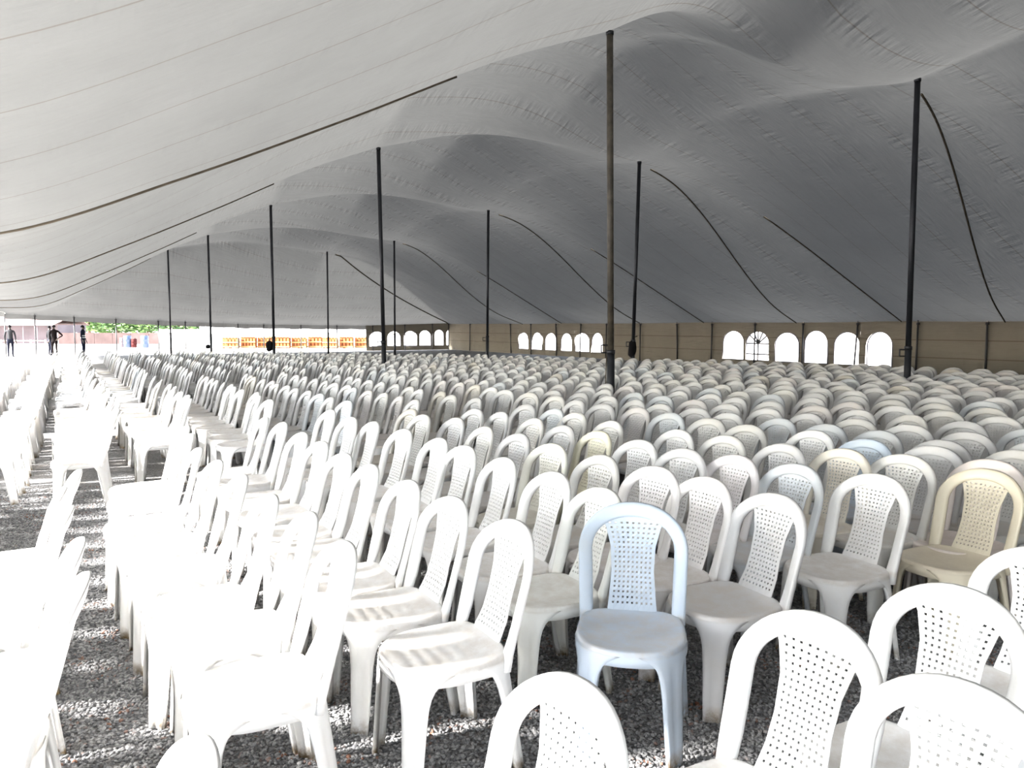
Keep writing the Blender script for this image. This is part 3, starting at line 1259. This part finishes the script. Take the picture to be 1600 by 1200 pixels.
# the many chairs beyond the 300 largest: real geometry in one object
lv = np.array(LOW[0]); nlow = len(lv)
allv, allf, tint = [], [], []
for i, c in enumerate(rest):
    cs, sn = math.cos(c['th']), math.sin(c['th'])
    w = np.stack([lv[:, 0] * cs - lv[:, 1] * sn + c['x'], lv[:, 0] * sn + lv[:, 1] * cs + c['y'], lv[:, 2]], -1)
    allv.append(w)
    allf += [tuple(k + i * nlow for k in q) for q in LOW[1]]
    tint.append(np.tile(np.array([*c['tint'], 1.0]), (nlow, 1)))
side_v, side_f = [], []  # unseen rows out of frame, added to shade the gravel from low sun
for n, ue in ((-0.68, 8.0), (-1.34, 9.7), (-2.0, 19.0)):
    u = -2.5
    while u < ue:
        th = TH0 + random.gauss(0, 0.05)
        cs, sn = math.cos(th), math.sin(th)
        p = P(n, u)
        ox, oy = p.x + sn * BACK_OFF, p.y - cs * BACK_OFF
        w = np.stack([lv[:, 0] * cs - lv[:, 1] * sn + ox, lv[:, 0] * sn + lv[:, 1] * cs + oy, lv[:, 2]], -1)
        b0 = len(side_v) * nlow
        side_v.append(w)
        side_f += [tuple(k + b0 for k in q) for q in LOW[1]]
        u += 0.475
side = mesh_obj('unseen_shade_chairs', np.concatenate(side_v), side_f, M_PLASTIC_FAR)
ca = side.data.color_attributes.new('tint', 'FLOAT_COLOR', 'POINT')
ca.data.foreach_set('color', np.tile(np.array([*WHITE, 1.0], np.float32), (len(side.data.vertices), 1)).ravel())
tag(side, 'unseen rows of white plastic chairs continuing to the open side, added to block low sun', 'chairs', kind='stuff')
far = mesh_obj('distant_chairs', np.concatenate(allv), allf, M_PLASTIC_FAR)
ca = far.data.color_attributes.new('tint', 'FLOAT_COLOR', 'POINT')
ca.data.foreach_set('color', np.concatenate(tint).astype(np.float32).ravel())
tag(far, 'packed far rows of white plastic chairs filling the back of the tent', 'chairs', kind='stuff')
print('chairs', len(chairs), 'far tris', len(allf))

# ------------------------------------------------------------------ people at the open end
M_SKIN = simple('skin', (0.045, 0.024, 0.016), 0.55)


def person(px, Y, height, heading, pose, mats, label):
    """skin-modifier figure: pose gives the elbow and hand points of each arm (metres, height 1.7)"""
    x = (px - 800) / 1200 * Y
    J = {}
    vs, es, rad, zone = [], [], [], []

    def jt(p, r, z):
        vs.append(p); rad.append(r); zone.append(z); return len(vs) - 1

    pel = jt((0, 0, 0.93), (0.145, 0.105), 1)
    wst = jt((0, 0.005, 1.07), (0.135, 0.095), 2); es.append((pel, wst))
    chs = jt((0, 0.0, 1.27), (0.155, 0.105), 2); es.append((wst, chs))
    shd = jt((0, 0.0, 1.41), (0.115, 0.08), 2); es.append((chs, shd))
    nek = jt((0, -0.005, 1.48), (0.052, 0.055), 0); es.append((shd, nek))
    hd0 = jt((0, -0.015, 1.555), (0.072, 0.085), 0); es.append((nek, hd0))
    hd1 = jt((0, -0.012, 1.645), (0.076, 0.092), 0); es.append((hd0, hd1))
    nose = jt((0, -0.115, 1.57), (0.014, 0.014), 0); es.append((hd0, nose))
    for sd_ in (-1, 1):
        hip = jt((sd_ * 0.09, 0, 0.86), (0.088, 0.092), 1); es.append((pel, hip))
        kn = jt((sd_ * pose.get('spread', 0.10), -0.02, 0.49), (0.058, 0.06), 1); es.append((hip, kn))
        an = jt((sd_ * pose.get('spread', 0.10), 0.02, 0.09), (0.042, 0.045), 1); es.append((kn, an))
        toe = jt((sd_ * (pose.get('spread', 0.10) + 0.02), -0.15, 0.035), (0.038, 0.03), 3); es.append((an, toe))
        sh = jt((sd_ * 0.185, 0, 1.39), (0.058, 0.06), 2); es.append((shd, sh))
        el_, ha = pose['L' if sd_ < 0 else 'R']
        el = jt(el_, (0.042, 0.042), 2); es.append((sh, el))
        wr = jt(ha, (0.027, 0.024), 0); es.append((el, wr))
        d = (Vector(ha) - Vector(el_)).normalized()
        if pose.get('hand'): d = Vector(pose['hand'])
        pm = jt(tuple(Vector(ha) + d * 0.075), (0.036, 0.018), 0); es.append((wr, pm))
        side = d.cross(Vector((0, 1, 0)))
        side = side.normalized() if side.length > 0.1 else Vector((1, 0, 0))
        for q, ln in ((-0.027, 0.07), (-0.009, 0.085), (0.009, 0.08), (0.027, 0.062)):
            a = jt(tuple(Vector(ha) + d * 0.1 + side * q), (0.0095, 0.0095), 0); es.append((pm, a))
            b = jt(tuple(Vector(ha) + d * (0.1 + ln) + side * q * 1.1 + Vector((0, -0.012, 0))), (0.008, 0.008), 0); es.append((a, b))
        th = jt(tuple(Vector(ha) + d * 0.07 + side * 0.055 + Vector((0, -0.02, 0))), (0.0095, 0.0095), 0); es.append((wr, th))
    me = bpy.data.meshes.new('body')
    k = height / 1.7
    me.from_pydata([(a * k, b * k, c * k) for a, b, c in vs], es, [])
    o = bpy.data.objects.new('person', me)
    COL.objects.link(o)
    md = o.modifiers.new('skin', 'SKIN'); md.use_smooth_shade = True
    for i, sv in enumerate(me.skin_vertices[0].data):
        sv.radius = (rad[i][0] * k, rad[i][1] * k); sv.use_root = (i == 0)
    sb = o.modifiers.new('smooth', 'SUBSURF'); sb.levels = 1; sb.render_levels = 1
    dg = bpy.context.evaluated_depsgraph_get()
    bm_ = bpy.data.meshes.new_from_object(o.evaluated_get(dg))
    o.modifiers.clear()
    o.data = bm_
    bm_.materials.clear()
    for m in (M_SKIN, *mats): bm_.materials.append(m)
    P_ = np.array([(a * k, b * k, c * k) for a, b, c in vs])
    for pl in bm_.polygons:
        c = np.array(pl.center)
        # nearest bone decides the clothing
        best, bz = 9, 0
        for a, b in es:
            A, B = P_[a], P_[b]
            t = np.clip(np.dot(c - A, B - A) / np.dot(B - A, B - A), 0, 1)
            dd = np.linalg.norm(c - (A + t * (B - A))) - (rad[a][0] * (1 - t) + rad[b][0] * t) * k
            if dd < best:
                best = dd; bz = zone[b] if t > 0.5 else zone[a]
                if zone[a] == 2 and zone[b] == 0 and t < 0.8: bz = 2
        pl.material_index = bz
        pl.use_smooth = True
    o.location = (x, Y, 0); o.rotation_euler = (0, 0, heading)
    # hair cap
    hv, hf = [], []
    R, Sg = 6, 12
    for i in range(R):
        ph = (PI * 0.56) * i / (R - 1)
        for j in range(Sg):
            a = 2 * PI * j / Sg
            hv.append((0.086 * k * math.sin(ph) * math.cos(a), 0.012 * k + 0.102 * k * math.sin(ph) * math.sin(a), (1.625 + 0.108 * math.cos(ph)) * k))
    for i in range(R - 1):
        for j in range(Sg):
            hf.append((i * Sg + j, i * Sg + (j + 1) % Sg, (i + 1) * Sg + (j + 1) % Sg, (i + 1) * Sg + j))
    mesh_obj('hair', hv, hf, M_BLACK, o)
    tag(o, label, 'person')
    return o


M_GREY = simple('grey_shirt', (0.035, 0.035, 0.038), 0.9)
M_DENIM = simple('dark_trousers', (0.012, 0.014, 0.024), 0.9)
M_NAVY = simple('navy_cloth', (0.006, 0.009, 0.022), 0.9)
M_BROWN = simple('dark_brown_cloth', (0.006, 0.004, 0.0045), 0.9)
M_SHOE = simple('shoes', (0.02, 0.02, 0.02), 0.6)
M_LIME = simple('lime_vest', (0.35, 0.42, 0.10), 0.8)
M_STRIPE = simple('pale_stripe', (0.75, 0.78, 0.80), 0.5)
down = {'L': ((-0.25, 0.02, 1.12), (-0.25, -0.06, 0.88)), 'R': ((0.25, 0.02, 1.12), (0.25, -0.06, 0.88))}
hip = {'L': ((-0.24, 0.03, 1.12), (-0.23, -0.05, 0.88)), 'R': ((0.40, 0.08, 1.15), (0.20, -0.04, 1.00)), 'hand': (-0.5, -0.3, -0.75)}
person(17, 41, 1.70, math.radians(200), down, (M_DENIM, M_GREY, M_SHOE), 'person in a grey shirt standing alone by the first end post')
person(79, 43.0, 1.66, math.radians(150), down, (M_DENIM, M_BLACK, M_SHOE), 'person in black beside the one with a hand on the hip')
person(86, 42, 1.70, math.radians(8), {**hip, 'L': hip['L'], 'R': hip['R']}, (M_BROWN, M_BROWN, M_SHOE), 'person in dark clothes standing with one hand on the hip')
p3 = person(131, 42, 1.69, math.radians(100), down, (M_NAVY, M_NAVY, M_SHOE), 'person in navy overalls with pale reflective bands walking by')
for z_ in (1.13, 1.02):
    m = MB()
    seg = 20
    ring = [(0.165 * math.cos(2 * PI * i / seg), 0.125 * math.sin(2 * PI * i / seg), z_) for i in range(seg)]
    v = ring + [(a, b, c + 0.04) for a, b, c in ring]
    f = [(i, (i + 1) % seg, seg + (i + 1) % seg, seg + i) for i in range(seg)]
    m.add(v, f)
    m.build('reflective_band', M_STRIPE, p3, True)


# ------------------------------------------------------------------ the yard outside the open end
M_WHITEWALL = simple('white_sheeting', (0.82, 0.82, 0.82), 0.7, 0, 0.03, 0.5)
M_PINKROOF = simple('faded_pink_roof', (0.34, 0.22, 0.21), 0.8, 0, 0.08, 0.6)
M_MAUVE = simple('mauve_plaster', (0.13, 0.11, 0.12), 0.9, 0, 0.15, 0.7)
M_BRICKRED = simple('orange_timber', (0.25, 0.085, 0.035), 0.85, 0, 0.2, 2.0)
M_TIMBER = simple('pale_timber', (0.34, 0.20, 0.085), 0.85, 0, 0.12, 2.0)
M_BROWNWALL = simple('brown_plaster', (0.065, 0.046, 0.045), 0.95, 0, 0.2, 0.8)
M_BLUEDRUM = simple('blue_plastic', (0.045, 0.075, 0.14), 0.5)
M_MAROON = simple('maroon_cloth', (0.06, 0.015, 0.015), 0.9)


def pt(px, Y, z=0.0): return Vector(((px - 800) / 1200 * Y, Y, z))


def screen(name, pxa, pxb, Y, z0, z1, mat, label, cat, bays=4):
    a, b = pt(pxa, Y), pt(pxb, Y)
    root = empty(name, ((a.x + b.x) / 2, Y, 0))
    tag(root, label, cat)
    w = (b.x - a.x) / bays
    for i in range(bays):
        m = MB(); m.box((a.x + w * (i + 0.5) - root.location.x, 0, (z0 + z1) / 2), (w * 0.985, 0.05, z1 - z0))
        m.build('panel', mat, root)
    for i in range(bays + 1):
        m = MB(); m.box((a.x + w * i - root.location.x, 0.06, z1 / 2 + 0.02), (0.07, 0.07, z1 + 0.04))
        m.build('fence_post', M_PALEMETAL, root)
    return root


screen('sheet_fence', 249, 330, 58, 0.05, 1.42, M_WHITEWALL, 'white sheet fence outside the open end beyond the far pole', 'fence')
# white shed behind the timber stacks
a, b = pt(333, 66), pt(600, 66)
shed = empty('shed', ((a.x + b.x) / 2, 66, 0))
tag(shed, 'long white shed standing behind the orange timber pallets', 'shed')
w = b.x - a.x
m = MB(); m.box((0, 0, 1.5), (w, 5, 3.0)); m.build('wall', M_WHITEWALL, shed)
m = MB()
m.add([(-w / 2 - .3, -2.9, 2.95), (w / 2 + .3, -2.9, 2.95), (w / 2 + .3, 0, 3.6), (-w / 2 - .3, 0, 3.6), (w / 2 + .3, 2.9, 2.95), (-w / 2 - .3, 2.9, 2.95)],
      [(0, 1, 2, 3), (3, 2, 4, 5)])
m.build('roof', M_WHITEWALL, shed)
for i in range(9):
    m = MB(); m.box((-w / 2 + w * i / 8, -2.56, 1.5), (0.09, 0.1, 3.0)); m.build('batten', M_WHITEWALL, shed)


def pallet_stack(px, wpx, Y, h, kind, label):
    a = pt(px, Y)
    wd = wpx / 1200 * Y
    root = empty('timber_pallet', (a.x, Y, 0))
    tag(root, label, 'pallet', 'timber pallets in front of the white shed')
    nb = max(4, int(wd / 0.22))
    for i in range(nb):
        m = MB()
        m.box((-wd / 2 + wd * (i + 0.5) / nb, 0, h * 0.5 + random.uniform(-0.03, 0.03)), (wd / nb * 0.68, 0.06, h * random.uniform(0.9, 1.0)))
        m.build('slat', M_BRICKRED, root)
    for z_ in (0.12, h * 0.52, h * 0.97):
        m = MB(); m.box((0, -0.06, z_), (wd * 0.99, 0.06, 0.09)); m.build('rail', M_TIMBER, root)
    m = MB(); m.box((0, 0.25, h * 0.46), (wd * 0.97, 0.3, h * 0.9)); m.build('stacked_timber', M_BRICKRED if kind else M_TIMBER, root)


pp = [(360, 26), (388, 24), (414, 24), (440, 26), (467, 24), (492, 22), (516, 24), (541, 22), (564, 20)]
for i, (x, wp) in enumerate(pp):
    pallet_stack(x, wp, 58 + 0.3 * (i % 3), 0.86 + 0.05 * (i % 2), i % 2, 'orange timber pallet stack, %s along from the white sheet fence' % ordinal(i))

# long pale building with a faded roof at the far left
a, b = pt(-60, 75), pt(92, 75)
bld = empty('low_building', ((a.x + b.x) / 2, 75, 0))
tag(bld, 'long low building with faded pink roof beyond the open end', 'building')
w = b.x - a.x
m = MB(); m.box((0, 2.5, 0.9), (w, 5, 1.8)); m.build('wall', M_MAUVE, bld)
m = MB(); m.add([(-w / 2 - .2, -1.2, 1.75), (w / 2 + .2, -1.2, 1.75), (w / 2 + .2, 2.5, 2.75), (-w / 2 - .2, 2.5, 2.75), (w / 2 + .2, 5.4, 1.75), (-w / 2 - .2, 5.4, 1.75)],
                [(0, 1, 2, 3), (3, 2, 4, 5)])
m.build('roof', M_PINKROOF, bld)
for i in range(8):
    m = MB(); m.tube([(-w / 2 + w * i / 7, -1.0, 0), (-w / 2 + w * i / 7, -1.0, 1.8)], 0.06, 6); m.build('veranda_post', M_MAUVE, bld)
# a low mauve wall under the trees
screen('boundary_wall', 92, 262, 72, 0, 1.05, M_BROWNWALL, 'low dull brown wall below the green trees outside', 'wall', 6)
# pale rail fence near the people
a, b = pt(-20, 47), pt(72, 47)
rail = empty('rail_fence', ((a.x + b.x) / 2, 47, 0))
tag(rail, 'pale rail fence behind the people at the open end', 'fence')
w = b.x - a.x
for z_ in (0.45, 0.78):
    m = MB(); m.tube([(-w / 2, 0, z_), (w / 2, 0, z_)], 0.03, 6); m.build('rail', M_PALEMETAL, rail)
for i in range(5):
    m = MB(); m.tube([(-w / 2 + w * i / 4, 0, 0), (-w / 2 + w * i / 4, 0, 0.85)], 0.035, 6); m.build('post', M_PALEMETAL, rail)


def drum(px, Y, z, r, mat, label):
    root = empty('drum', pt(px, Y, 0)); tag(root, label, 'drum')
    m = MB()
    prof = [(0, r * 0.86), (0.04, r), (0.3, r * 0.97), (0.32, r * 1.05), (0.36, r * 0.97), (0.62, r * 0.97), (0.64, r * 1.05), (0.68, r * 0.97), (0.94, r), (0.98, r * 0.9)]
    m.tube([(0, 0, q[0] * z) for q in prof], [q[1] for q in prof], 14)
    m.build('barrel', mat, root, True)
    m = MB(); m.tube([(0.1, 0, z), (0.1, 0, z + 0.03)], 0.05, 8); m.build('bung', M_BLACK, root)


drum(192, 60, 0.78, 0.20, M_MAUVE, 'greyish drum standing beside the blue one in the yard')
drum(200, 60, 0.95, 0.30, M_BLUEDRUM, 'blue drum next to a maroon one out in the yard')
drum(210, 60, 0.70, 0.22, M_MAROON, 'low maroon drum between the two blue drums in the yard')
drum(227, 60, 0.95, 0.30, M_BLUEDRUM, 'blue drum standing apart nearer the white sheet fence')


# trees beyond the yard
def make_leaf():
    k = NT('leaves')
    oi = k.n('ShaderNodeObjectInfo')
    geo = k.n('ShaderNodeNewGeometry')
    f = k.noise(geo.outputs['Position'], 0.8, 4.0)
    c = k.mix(k.ramp(f, 0.35, 0.65), (0.06, 0.13, 0.045), (0.16, 0.26, 0.08))
    k.principled(c, 0.7)
    return k.m


M_LEAF = make_leaf()
M_BARK = simple('bark', (0.16, 0.11, 0.08), 0.95)


def tree(px, Y, h, label):
    root = empty('tree', pt(px, Y, 0)); tag(root, label, 'tree', 'trees beyond the yard')
    m = MB(); m.tube([(0, 0, 0), (0.1, 0, h * 0.35), (-0.05, 0.1, h * 0.6)], [0.22, 0.16, 0.1], 8); m.build('trunk', M_BARK, root, True)
    R = random.Random(int(px * 7))
    vs, fs = [], []
    for i in range(620):
        # leaf sprays filling several rounded boughs
        c = R.choice([(0, 0, 0.62), (-.32, 0, 0.48), (.34, .1, 0.5), (0.1, -.2, 0.42), (-.1, .1, 0.8), (-.5, .1, .36), (.5, -.1, .36)])
        d = Vector((R.gauss(0, 1), R.gauss(0, 1), R.gauss(0, 1))).normalized() * (R.random() ** 0.4) * 0.27
        p = Vector((c[0] + d.x, c[1] + d.y, c[2] + d.z * 0.9)) * h
        if p.z < 0.2: continue
        s = 0.055 * h * R.uniform(0.6, 1.3)
        q = Matrix.Rotation(R.uniform(0, 6.3), 3, 'Z') @ Matrix.Rotation(R.uniform(-1, 1), 3, 'X')
        b = len(vs)
        for a in ((-s, -s * .5, 0), (0, -s * .7, .02), (s, 0, 0), (0, s * .7, .03), (-s, s * .4, 0)):
            vs.append(p + q @ Vector(a))
        fs.append((b, b + 1, b + 2, b + 3, b + 4))
    mesh_obj('foliage', vs, fs, M_LEAF, root, False)


tx = [(98, 88), (118, 92), (140, 86), (163, 90), (185, 87), (208, 93), (232, 88), (256, 95), (280, 90), (305, 96), (325, 92)]
for i, (x, Y) in enumerate(tx):
    tree(x, Y, 3.6 + 0.9 * ((i * 37) % 5) / 5, 'leafy green tree beyond the yard, %s from the low building' % ordinal(i))
